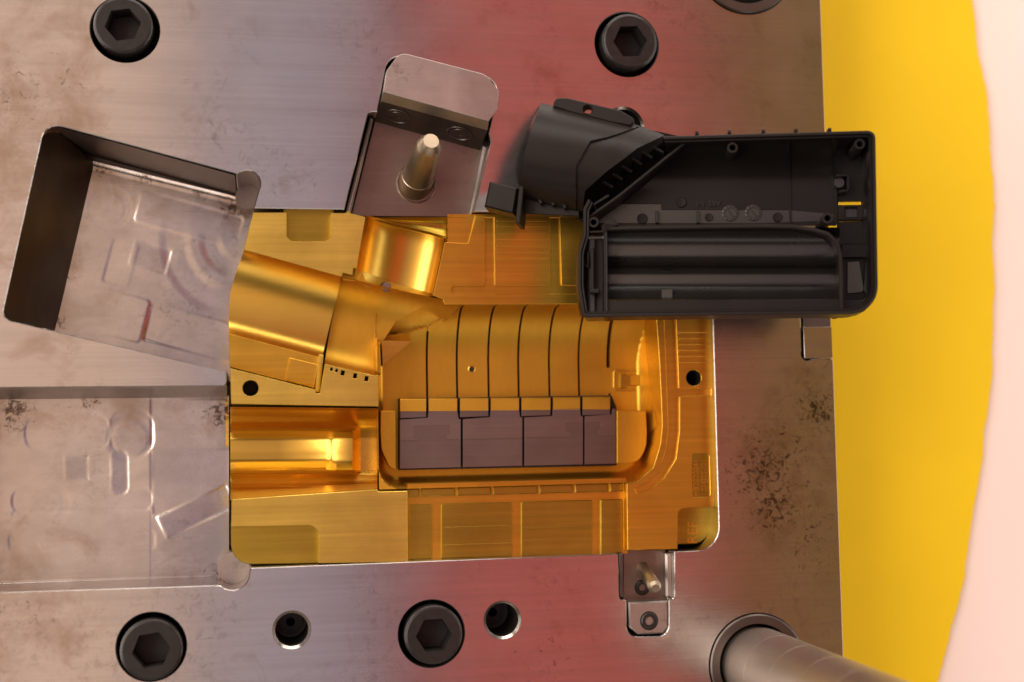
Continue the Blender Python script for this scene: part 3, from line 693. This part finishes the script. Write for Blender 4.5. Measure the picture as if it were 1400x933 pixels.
# block: top face, front chamfer, undercut front face, back and sides
top = RP([(524.5, 126), (529, 96), (547, 71.5, 6.5), (664, 102, 8), (682, 124), (680, 150), (668.5, 166)], 10, 6)
zt = 10.0
front_top = [P(524.5, 126, zt), P(668.5, 166, zt)]; front_mid = [P(520.5, 138.5, 3.5), P(666.5, 178.5, 3.5)]; front_bot = [P(510.5, 166, ZQ), P(656, 206, ZQ)]
tf = ccw([(p[0], p[1]) for p in top])
prism('block_body', tf, -19, zt, M_STEEL, br, bev=0.3)
rows = [[tuple(a.lerp(b, t)) for t in (0, .25, .5, .75, 1)] for a, b in (front_top, front_mid)]
for r in rows[:1]: r[:] = [(x, y - 0.1, z - 0.3) for x, y, z in r]
grid('front_chamfer', rows, M_STEEL, br, up=False)
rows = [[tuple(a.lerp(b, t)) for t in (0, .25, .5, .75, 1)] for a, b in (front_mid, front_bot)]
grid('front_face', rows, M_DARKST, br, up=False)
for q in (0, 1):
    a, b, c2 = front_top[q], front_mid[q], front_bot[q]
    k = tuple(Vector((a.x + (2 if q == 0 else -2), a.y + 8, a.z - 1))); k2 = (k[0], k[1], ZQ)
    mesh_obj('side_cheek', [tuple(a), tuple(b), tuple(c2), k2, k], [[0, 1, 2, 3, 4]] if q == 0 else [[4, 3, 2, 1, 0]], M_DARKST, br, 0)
fn = ((front_bot[0] - front_mid[0]).cross(front_mid[1] - front_mid[0])).normalized()
if fn.y > 0: fn = -fn
for t in (0.19, 0.77):
    m = front_mid[0].lerp(front_mid[1], t).lerp(front_bot[0].lerp(front_bot[1], t), 0.47)
    s_ = lathe('screw', m + fn * 0.15, fn, [(7.4, 0.05), (7.2, 0.3), (6.6, 0.3), (6.3, -0.5), (4.6, -0.4), (4.4, 0.1), (2.1, 0.1), (2.0, -2.5), (0.01, -2.5)], M_DARKST, br, 32)
pb, pt = P(568, 250, ZQ), P(589, 194, 22)
ax = (pt - pb); Lp = ax.length
lathe('pin', pb, ax, [(9.6, -6), (9.3, 8), (8.9, 8.4), (7.0, Lp - 6), (6.6, Lp - 4), (6.5, Lp - 3.6), (4.4, Lp + 0.6), (4.2, Lp + 0.9), (0.01, Lp + 0.9)], M_PIN, br, 40)
lathe('pin_seat', (pb.x + 0.4, pb.y - 0.5, ZQ), (0, 0, 1), [(11.2, 0.0), (10.7, 0.35), (10.2, 0.2), (10.0, -0.2)], M_SLOT, br, 40)
prism('pin_hole', circ(pb.x + 0.4, pb.y + 1.2, 10.2, 36), ZQ - 1, ZQ + 0.1, M_HOLE, br)

# ------------------------------------------------------------------ lower locking block with small pin
lb = empty('small_locking_block', (0, 0, 0), 'small steel block with thin pin and two screws, below the gold insert', 'locking block')
ZW = -13.0
prism('slot_floor', RP([(852.5, 752), (910, 752), (911, 824), (852.5, 826)], ZW), -61, ZW, M_SLOT, lb, bev=0.2)
prism('side_rail', RP([(846.7, 757), (852, 757), (853, 818), (848, 817, 1)], -6), -61, -6, M_DARKST, lb, bev=0.5)
prism('side_rail', RP([(910, 757), (920, 757), (920.5, 816, 2), (913, 819, 1), (911, 815)], -5), -61, -5, M_STEEL, lb, bev=1.1)
prism('block_body', RP([(859, 824), (913.5, 821.5), (914, 858), (907, 866.5), (873, 868), (860.5, 857.5)], -1.5), -61, -1.5, M_STEEL, lb, bev=0.9)
prism('slot_shade', RP([(855, 822), (917, 820), (917, 872), (855, 874)], -14), -61, -14, M_HOLE, lb)  # black sheet added round the small block as the slot's shade
def screw(px, py, r, z, par):
    c = P(px, py, z); R = rmm(px, py, r, z)
    lathe('screw', (c.x, c.y, z), (0, 0, 1), [(R + 0.5, 0.06), (R, 0.0), (R, 0.5), (R * 0.86, 1.0), (R * 0.50, 1.0), (R * 0.46, -1.8), (0.01, -1.8)], M_BLACK, par, 30)
screw(887.5, 849, 11.5, -1.5, lb); screw(878, 803.5, 9.5, ZW, lb)
pb, pt = P(879, 778, ZW), P(896, 804, 12); ax = pt - pb; Lp = ax.length
lathe('pin', pb, ax, [(3.9, -4), (3.75, 2), (3.7, Lp - 1.6), (3.5, Lp - 1.3), (2.2, Lp + 0.4), (0.01, Lp + 0.5)], M_PIN, lb, 30)

# ------------------------------------------------------------------ guide pillar, bushings, side lock
gp = empty('guide_pin', (0, 0, 0), 'thick steel guide pin rising from a dark bushing at bottom right', 'guide pin')
def bushing(px, py, r, par):
    c = P(px, py); R = rmm(px, py, r) - 0.35
    return lathe('bushing', (c.x, c.y, 0), (0, 0, 1), [(R, -40), (R, 0.6), (R - 0.8, 1.4), (R * 0.815, 1.4), (R * 0.80, 0.8), (R * 0.80, -40)], M_BUSH, par, 72), c, R
_, c, R = bushing(*BUSH[0], gp)
prism('bore_floor', circ(c.x, c.y, R * 0.81, 40), -30, -28, M_HOLE, gp)
pr = R * 0.755; prof = [(pr - 0.8, -30), (pr - 0.8, 3), (pr - 0.2, 4.2), (pr, 5.5)]
for z in (33, 66, 99, 132, 165): prof += [(pr, z), (pr - 0.12, z + 0.3), (pr - 0.12, z + 0.7), (pr, z + 1.0)]
prof += [(pr, 205), (pr - 4, 212), (0.01, 212)]
lathe('pillar', (c.x, c.y, 0), (0, 0, 1), prof, M_PILLAR, gp, 96, 9)
b2 = empty('guide_bushing', (0, 0, 0), 'dark round guide bushing cut off by the top edge of the photo', 'bushing')
_, c, R = bushing(*BUSH[1], b2)
lathe('bushing_bore', (c.x, c.y, 0), (0, 0, 1), [(R * 0.79, 1.0), (R * 0.79, -38), (0.01, -38)], M_HOLE, b2, 48)
lk = prism('side_lock', RP([(1098.5, 447.5, 0.6), (1137, 447, 0.6), (1138.5, 489.5, 0.6), (1100, 490, 0.6)], 0.8), -17.9, 0.8, M_PLATE, bev=0.12)
tag(lk, 'small square steel side lock set into the right edge of the plate', 'side lock')
lp = prism('notch_filler', RP([(1096.8, 421), (1134, 421), (1134, 491), (1096.8, 491)], -20), -60, -18, M_DARKST, None, bev=0.3)  # dark filler added so the notch shows its deep shade
tag(lp, 'dark filler added in the notch behind the square side lock for its deep shade', 'notch filler')

# ------------------------------------------------------------------ black plastic housing half
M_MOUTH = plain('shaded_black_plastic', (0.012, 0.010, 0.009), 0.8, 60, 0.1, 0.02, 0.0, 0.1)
sh = empty('plastic_housing', (0, 0, 0), 'black moulded plastic handle housing half lying open on the mold', 'plastic part')
ZH, ZG = 36.0, 5.0
# the part lies tilted, its right end propped up; below, P works in the part's own frame
TILT = math.radians(18.0)
SHM = Matrix.Translation(Vector((-14.0, 60.0, -5.0))) @ Matrix.Rotation(-TILT, 4, 'Y') @ Matrix.Translation(Vector((14.0, -60.0, 0.0)))
sh.matrix_world = Matrix.Translation(SHM.to_translation() * S) @ SHM.to_3x3().to_4x4()
CAMR_W, CAMP_W = CAMR, CAMP
CAMP = SHM.inverted() @ CAMP_W
CAMR = SHM.to_3x3().inverted() @ CAMR_W
outer = RP([(906, 186.5), (1197, 178.2, 4), (1201, 429.5, 14), (1100, 430), (796, 433.5, 3), (789.5, 390, 40), (790, 345, 15), (797, 320), (797, 286), (804, 272)], ZH, 8)
def wall_ring(name, outline, prof, mat, par, gap=True):
    """closed wall: prof is a list of (inset, z) swept round the outline"""
    o0 = ccw(outline); n = len(o0); vs = []; fs = []
    for ins_, z in prof:
        vs += [(x, y, z) for x, y in (offset(o0, ins_) if ins_ > 0 else o0)]
    for r in range(len(prof) - 1):
        for i in range(n - 1 if gap else n):
            j = (i + 1) % n; fs.append([r * n + i, r * n + j, (r + 1) * n + j, (r + 1) * n + i])
    return mesh_obj(name, vs, fs, mat, par, 30)
wall_ring('outer_wall', outer, [(1.2, 2.0), (0.4, 6), (0.0, 14), (0.0, ZH - 0.5), (0.4, ZH), (1.5, ZH), (1.7, ZH - 0.4)], M_SHELLM, sh)
wall_ring('rim_step', outer, [(1.7, ZH - 0.4), (1.75, ZH - 1.8), (2.0, ZH - 1.7), (2.8, ZH - 1.7), (3.0, ZH - 2.1), (3.1, 4)], M_SHELL, sh)
# curved floor of the big chamber
def xleft(y): return lerp(945, 800, (y - 188) / 112)
def fz(y):
    t = (y - 186) / 122
    return 6 + 27 * max(0, 1 - t / 0.62) ** 2.0
rows = []
for i in range(41):
    y = lerp(190, 309, i / 40); row = []
    for j in range(31):
        row.append(tuple(P(lerp(max(800, xleft(y)), 1143, j / 30), y, fz(y))))
    rows.append(row)
grid('chamber_floor', rows, M_SHELL, sh)
pad('floor_pad', RP([(820, 279, 1), (905, 279), (905, 287), (1080, 287), (1140, 292), (1140, 306), (812, 306)], 6), 5, 6.5, M_SHELLG, sh, 0.3, 0, .05)
# right-hand chamber floor with the latch window
hole = RP([(1146, 276), (1178, 275.5), (1179, 303), (1147, 304)], 7)
prism('end_floor', RP([(1141, 190), (1194, 189), (1197, 345), (1146, 345)], 7), 4.5, 7, M_SHELL, sh, [hole], bev=0.1)
prism('window_tongue', RP([(1144, 280.5), (1181, 280), (1181, 301.5), (1144, 302)], 9), 3.5, 9, M_SHELLM, sh, [RP([(1156, 284), (1172, 284), (1172, 297), (1156, 297)], 9)], bev=0.5)
prism('tongue_floor', RP([(1155, 283), (1173, 283), (1173, 298), (1155, 298)], 6), 4, 6, M_SHELLG, sh)
prism('hook', ribbon(PL([(1143, 240), (1158, 239.5), (1160, 241), (1160, 259), (1158, 261), (1148, 261)], 17), 1.3), 6, 17, M_SHELLM, sh, bev=0.3)
c = P(1146, 252, 9); lathe('hook_peg', (c.x, c.y, 6), (0, 0, 1), [(3.2, 0), (3.0, 7), (2.6, 7.4), (0.01, 7.4)], M_SHELLG, sh, 24)
prism('end_post', RP([(1184, 290, 1), (1195, 284), (1197, 310), (1188, 318, 1)], 26), 6, 26, M_SHELL, sh, bev=0.5)
prism('end_shelf', RP([(1150, 334), (1198, 333), (1199, 352), (1151, 353)], 12), 5, 12, M_SHELL, sh, bev=0.4)
prism('end_floor', RP([(1149, 350), (1198, 349), (1198, 405, 4), (1185, 424, 6), (1149, 426)], 8), 4, 8, M_SHELL, sh, bev=0.2)
pad('end_pad', RP([(1158, 358), (1175, 357), (1182, 400, 2), (1158, 402)], 9), 7, 9.4, M_SHELLG, sh, 0.3, .06, .03)
prism('end_post', RP([(1187, 352), (1196, 351), (1197, 396, 2), (1190, 398), (1188, 378)], 22), 6, 22, M_SHELL, sh, bev=0.5)
prism('end_lip', RP([(1150, 412), (1180, 410), (1192, 400, 4), (1196, 410, 4), (1180, 428, 6), (1150, 430)], 24), 6, 24, M_SHELL, sh, bev=0.6)
# divider between the big chamber and the battery trough
div = [(826, 312.5), (900, 311), (1000, 309.5), (1050, 309), (1085, 310), (1112, 314), (1132, 320), (1144, 331), (1149, 348), (1150, 380), (1150.5, 430)]
prism('divider_wall', ribbon(PL(div, ZH - 2), 2.0), 4, ZH - 2, M_SHELLM, sh, bev=0.5)
prism('divider_step', RP([(806, 318.5), (826, 318), (826, 307), (846, 308.5), (840, 300), (827, 300), (825, 315), (806, 316)], ZH - 2), 6, ZH - 2, M_SHELL, sh, bev=0.3)
# battery trough: two half-round lobes
prof = []
for k in range(29):
    t = 0.5 - 0.5 * math.cos(math.pi * k / 28); prof.append((lerp(311, 363, t), lerp(31, 25, t) - 10 * math.sqrt(max(0, 1 - (2 * t - 1) ** 2))))
for k in range(1, 29):
    t = 0.5 - 0.5 * math.cos(math.pi * k / 28); prof.append((lerp(363, 410, t), lerp(25, 29, t) - 10 * math.sqrt(max(0, 1 - (2 * t - 1) ** 2))))
rows = [[tuple(P(lerp(826, 1148, j / 8), y, z)) for j in range(9)] for y, z in prof]
grid('battery_trough', rows, M_SHELLG, sh, 30)
prism('trough_lip', RP([(826, 411), (1150, 408.5), (1150, 427), (826, 430)], 30), 4, 30, M_SHELL, sh, bev=0.5)
prism('trough_tab', RP([(904, 395.5), (919.5, 395), (919.5, 407), (904, 407.5)], 22), 4, 23, M_SHELLG, sh, bev=0.3)
# round collar at the left of the trough
rows = []
for i in range(29):
    t = i / 28; y = lerp(322, 434, t); row = []
    for x, zz in ((787 + 7 * (2 * t - 1) ** 2, 2), (789 + 6 * (2 * t - 1) ** 2, 14), (793 + 5 * (2 * t - 1) ** 2, 24), (799 + 3 * (2 * t - 1) ** 2, 31), (806, 33), (813, 33), (813.5, 30), (824, 30), (826, 24)):
        row.append(tuple(P(x, y, zz - 4 * math.sin(math.pi * t) * (zz > 20))))
    rows.append(row)
grid('collar', rows, M_SHELLM, sh, 45)
prism('collar_rib', ribbon(PL([(793, 342), (794, 354), (804, 366), (804, 345)], 31), 0.9), 18, 31.5, M_SHELL, sh, bev=0.2)
prism('collar_rib', ribbon(PL([(809.5, 340), (810, 396)], 32), 1.3), 18, 32, M_SHELL, sh, bev=0.2)
prism('collar_hook', RP([(806, 395), (818, 395), (818, 401), (806, 401)], 32), 18, 33, M_SHELL, sh, bev=0.4)
prism('collar_foot', RP([(799, 431), (824, 430.5), (824, 434), (799, 434.5)], 35), 10, 35.5, M_SHELLG, sh, bev=0.4)
prism('collar_edge', ribbon(PL([(827, 313), (827.5, 434)], 33), 2.2), 6, 33, M_SHELL, sh, bev=0.5)
prism('collar_bar', RP([(798, 323.5), (825, 323), (825, 327), (798, 327.5)], 33), 10, 33.5, M_SHELLG, sh, bev=0.5)
prism('boss_box', ribbon(PL([(804, 300), (803, 326), (824, 326), (824, 308)], 30), 1.3), 6, 30, M_SHELL, sh, bev=0.3)
# screw bosses
BOSS = {}
for x, y, r in ((1001.5, 202, 7.6), (1175.5, 197, 7.6), (811.5, 304, 7.4), (1131.5, 298.5, 7.8)):
    c = P(x, y, 33); R = rmm(x, y, r, 33)
    BOSS[x] = lathe('screw_boss', (c.x, c.y, 0), (0, 0, 1), [(R * 1.08, 5), (R, 32.6), (R * 0.93, 33), (R * 0.58, 33), (R * 0.52, 32.5), (R * 0.50, 20), (0.01, 20)], M_SHELLM, sh, 32)
for x, y0, y1 in ((1001.5, 186, 196), (1175.5, 184, 191)):
    prism('boss_rib', ribbon(PL([(x, y0), (x, y1)], 32), 1.0), 6, 32, M_SHELLM, BOSS[x])
# arched stiffening ribs
for x0, x1, hgt in ((1077.5, 1081, 2.2), (1141, 1143.5, 6.0)):
    vs = []; fs = []; n = 24
    for k in range(n + 1):
        y = lerp(188, 306, k / n); x = lerp(x0, x1, k / n); z = fz(y) + hgt * (0.6 if k > 4 else 1.3); b0 = P(x, y, z)
        vs += [(b0.x - .6, b0.y, z - 8), (b0.x - .6, b0.y, z), (b0.x + .6, b0.y, z), (b0.x + .6, b0.y, z - 8)]
    for k in range(n):
        for m in range(3): fs.append([4 * k + m, 4 * k + m + 1, 4 * k + m + 5, 4 * k + m + 4])
    mesh_obj('arched_rib', vs, fs, M_SHELL, sh)
# moulding marks: ejector rounds, tally slots, date dials, letters
for x, y, r in ((931.5, 277, 6.8), (878, 299.5, 7.2), (969, 297.5, 5.4), (1063, 297.5, 6.5)):
    c = P(x, y, 6.6); R = rmm(x, y, r, 6.6)
    lathe('ejector_mark', (c.x, c.y, 6.3), (0, 0, 1), [(R, 0), (R, 0.9), (R * 0.92, 1.1), (0.01, 1.0)], M_SHELLM, sh, 28)
for x, y in ((898, 297.5), (954, 297.5)):
    prism('tally_slot', RP([(x - 2, y - 8), (x + 2, y - 8), (x + 2, y + 8), (x - 2, y + 8)], 8), 5, 9.5, M_HOLE, sh, bev=0.2)
for x, y in ((998.5, 291.5), (1030, 291)):
    c = P(x, y, 7); R = rmm(x, y, 11, 7)
    dial = lathe('date_dial', (c.x, c.y, 6.5), (0, 0, 1), [(R, 0), (R, 0.7), (R * 0.95, 0.75), (R * 0.62, 0.7), (R * 0.6, 0.45), (0.01, 0.45)], M_SHELLG, sh, 36)
    for k in range(12):
        a = k * math.pi / 6; d = Vector((math.cos(a), math.sin(a)))
        p0 = (c.x + d.x * R * .66, c.y + d.y * R * .66); p1 = (c.x + d.x * R * .98, c.y + d.y * R * .98)
        prism('dial_mark', ribbon([p0, p1], 0.75), 6.6, 7.8, M_HOLE, dial)
    prism('dial_arrow', ribbon([(c.x - R * .3, c.y + R * .5), (c.x + R * .3, c.y - R * .5)], 0.8), 6.6, 7.7, M_HOLE, dial)
c = P(985, 275.3, 7); text_mesh('moulded_letters', 'ABS  1-1', 3.7, (c.x, c.y, 7.2), math.radians(180), M_HOLE, sh, 0.35)
c = P(971.3, 293.5, 7); text_mesh('moulded_letters', '1-1', 2.6, (c.x, c.y, 7.45), math.radians(-90), M_HOLE, sh, 0.2)
# slanted inner wall and ribs of the slot behind the nozzle
prism('slant_wall', ribbon(PL([(943, 189.5), (921, 207.5), (883, 238), (846, 268), (812, 292), (802, 300)], 30), 1.4), 5, 30, M_SHELLM, sh, bev=0.3)
rows = []
for i in range(13):
    t = i / 12; a = path_at([(912, 190), (888, 209), (843, 251), (806, 279)], t); b = path_at([(940, 191), (921, 207), (846, 267.5), (804, 298)], t)
    rows.append([tuple(P(*a, 16)), tuple(P(lerp(a[0], b[0], .5), lerp(a[1], b[1], .5), 12)), tuple(P(*b, 9))])
grid('slant_shelf', rows, M_SHELL, sh)
prism('slant_clip', ribbon(PL([(833, 267), (812, 280), (815, 288), (824, 284)], 26), 1.4), 6, 26, M_SHELL, sh, bev=0.3)
for k in range(6):
    a = path_at([(905, 190), (870, 207), (828, 240), (800, 264)], 0.12 + 0.13 * k)
    prism('slot_rib', ribbon(PL([(a[0] + 2, a[1] + 4), (a[0] + 16, a[1] + 11)], 18), 1.6), 4, 17, M_SHELLM, sh, bev=0.3)
prism('slot_floor', RP([(890, 178), (945, 190), (805, 306), (780, 296), (786, 250), (840, 205)], 6), 2.5, 6, M_MOUTH, sh)
for x in (953, 997.5, 1044, 1088.5, 1134.5):
    y = lerp(182, 177.6, (x - 953) / 180)
    prism('edge_nub', RP([(x - 2.3, y + 2), (x - 2.3, y - 2.5), (x + 2.3, y - 2.6), (x + 2.3, y + 2)], 31), 24, 31, M_SHELLM, sh, bev=0.3)
# nozzle: half-round outside with a stepped panel
tn = [(740, 141), (877, 172.5), (909, 185)]; bn = [(709, 266), (750, 279), (796, 290)]
seam = [(788, 300), (788, 228), (796, 213), (807.5, 193.5), (838.5, 186), (875, 173), (900, 165)]
def right_of_seam(x, y):
    for (xa, ya), (xb, yb2) in zip(seam, seam[1:]):
        if min(ya, yb2) <= y <= max(ya, yb2):
            xs = xa + (xb - xa) * (y - ya) / (yb2 - ya) if yb2 != ya else xa
            return x > xs
    return False
leftc = [(740, 141), (727, 174), (716, 213), (711, 243), (709, 266)]
rightc = [(909, 185), (870, 203), (852, 216.5), (825, 236), (795, 262), (790, 291)]
def NZ(t): return 8 + 33 * math.sqrt(max(0.0, 1 - (2 * (0.03 + 0.94 * t) - 1) ** 2))
rows = []
NS, NT = 120, 90
for i in range(NS + 1):
    s = i / NS; row = []
    for j in range(NT + 1):
        t = j / NT; a = path_at(leftc, t); b = path_at(rightc, t); top_ = path_at(tn, s); bot_ = path_at(bn, s)
        # Coons patch in the photo plane, lifted into a half cylinder
        x = lerp(a[0], b[0], s) + lerp(top_[0], bot_[0], t) - (lerp(lerp(740, 909, s), lerp(709, 790, s), t))
        y = lerp(a[1], b[1], s) + lerp(top_[1], bot_[1], t) - (lerp(lerp(141, 185, s), lerp(266, 291, s), t))
        z = NZ(t)
        z -= 4 * s
        if right_of_seam(x, y): z -= 1.6
        row.append(tuple(P(x, y, z)))
    rows.append(row)
grid('nozzle', rows, M_SHELLM, sh, 40)
rows = [[tuple(P(*path_at(leftc, j / 40), NZ(j / 40) - d) + Vector((o_, 0, 0))) for j in range(41)] for d, o_ in ((0, 0), (1.2, 0.3), (30, 0.6))]
grid('nozzle_end', rows, M_MOUTH, sh, up=False)
tabp = RP([(756.5, 141, 1), (761, 134, 2), (775, 134, 4), (849, 151.5, 3), (869, 163, 2), (862, 172), (835, 167, 6), (783, 154, 6), (757, 146, 1)], 22, 5)
prism('collar_tab', tabp, 12, 22, M_SHELLM, sh, [pcirc(803, 150.5, 6.3, 22, 24)], bev=0.5)
# side peg with flange and the comb of small teeth
pad('peg', RP([(669.5, 248.5), (708, 257), (702, 292.5), (662, 282.5)], 26), 8, 26, M_SHELL, sh, 0.9, 0, .04)
prism('peg_flange', RP([(711, 243), (717, 244.5), (710.5, 306), (704.5, 304.5)], 29), 6, 29, M_SHELLM, sh, bev=0.4)
prism('comb_base', RP([(714, 258), (792, 274), (792, 296), (711, 292)], 14), 6, 14, M_SHELL, sh, bev=0.4)
for x, y, l, wd in ((717, 263, 5, .8), (724, 263, 6, .8), (731, 265, 7, .8), (738.5, 268, 12, 1.7), (755.5, 270.5, 12, 1.7), (771.5, 274.5, 12, 1.7)):
    pts = [(x + 1.2, y - l / 2), (x - 1.2, y + l * .25), (x - .6, y + l * .5), (x + 1.6, y + l * .85)]
    prism('comb_tooth', ribbon(PL(pts, 20), wd), 10, 20, M_SHELLM, sh, bev=0.2)

CAMR, CAMP = CAMR_W, CAMP_W

# ------------------------------------------------------------------ put the origin of every thing at its base
bpy.context.view_layer.update()
for root in [o for o in COL.objects if o.type == 'EMPTY' and o.parent is None]:
    M0 = root.matrix_world.copy(); pts = []
    for ch in root.children: pts += [ch.matrix_world @ Vector(b) for b in ch.bound_box]
    c = Vector(((min(p.x for p in pts) + max(p.x for p in pts)) / 2, (min(p.y for p in pts) + max(p.y for p in pts)) / 2, min(p.z for p in pts)))
    M1 = Matrix.Translation(c) @ M0.to_3x3().to_4x4(); D = M1.inverted() @ M0
    root.matrix_world = M1
    for ch in root.children: ch.matrix_basis = D @ ch.matrix_basis
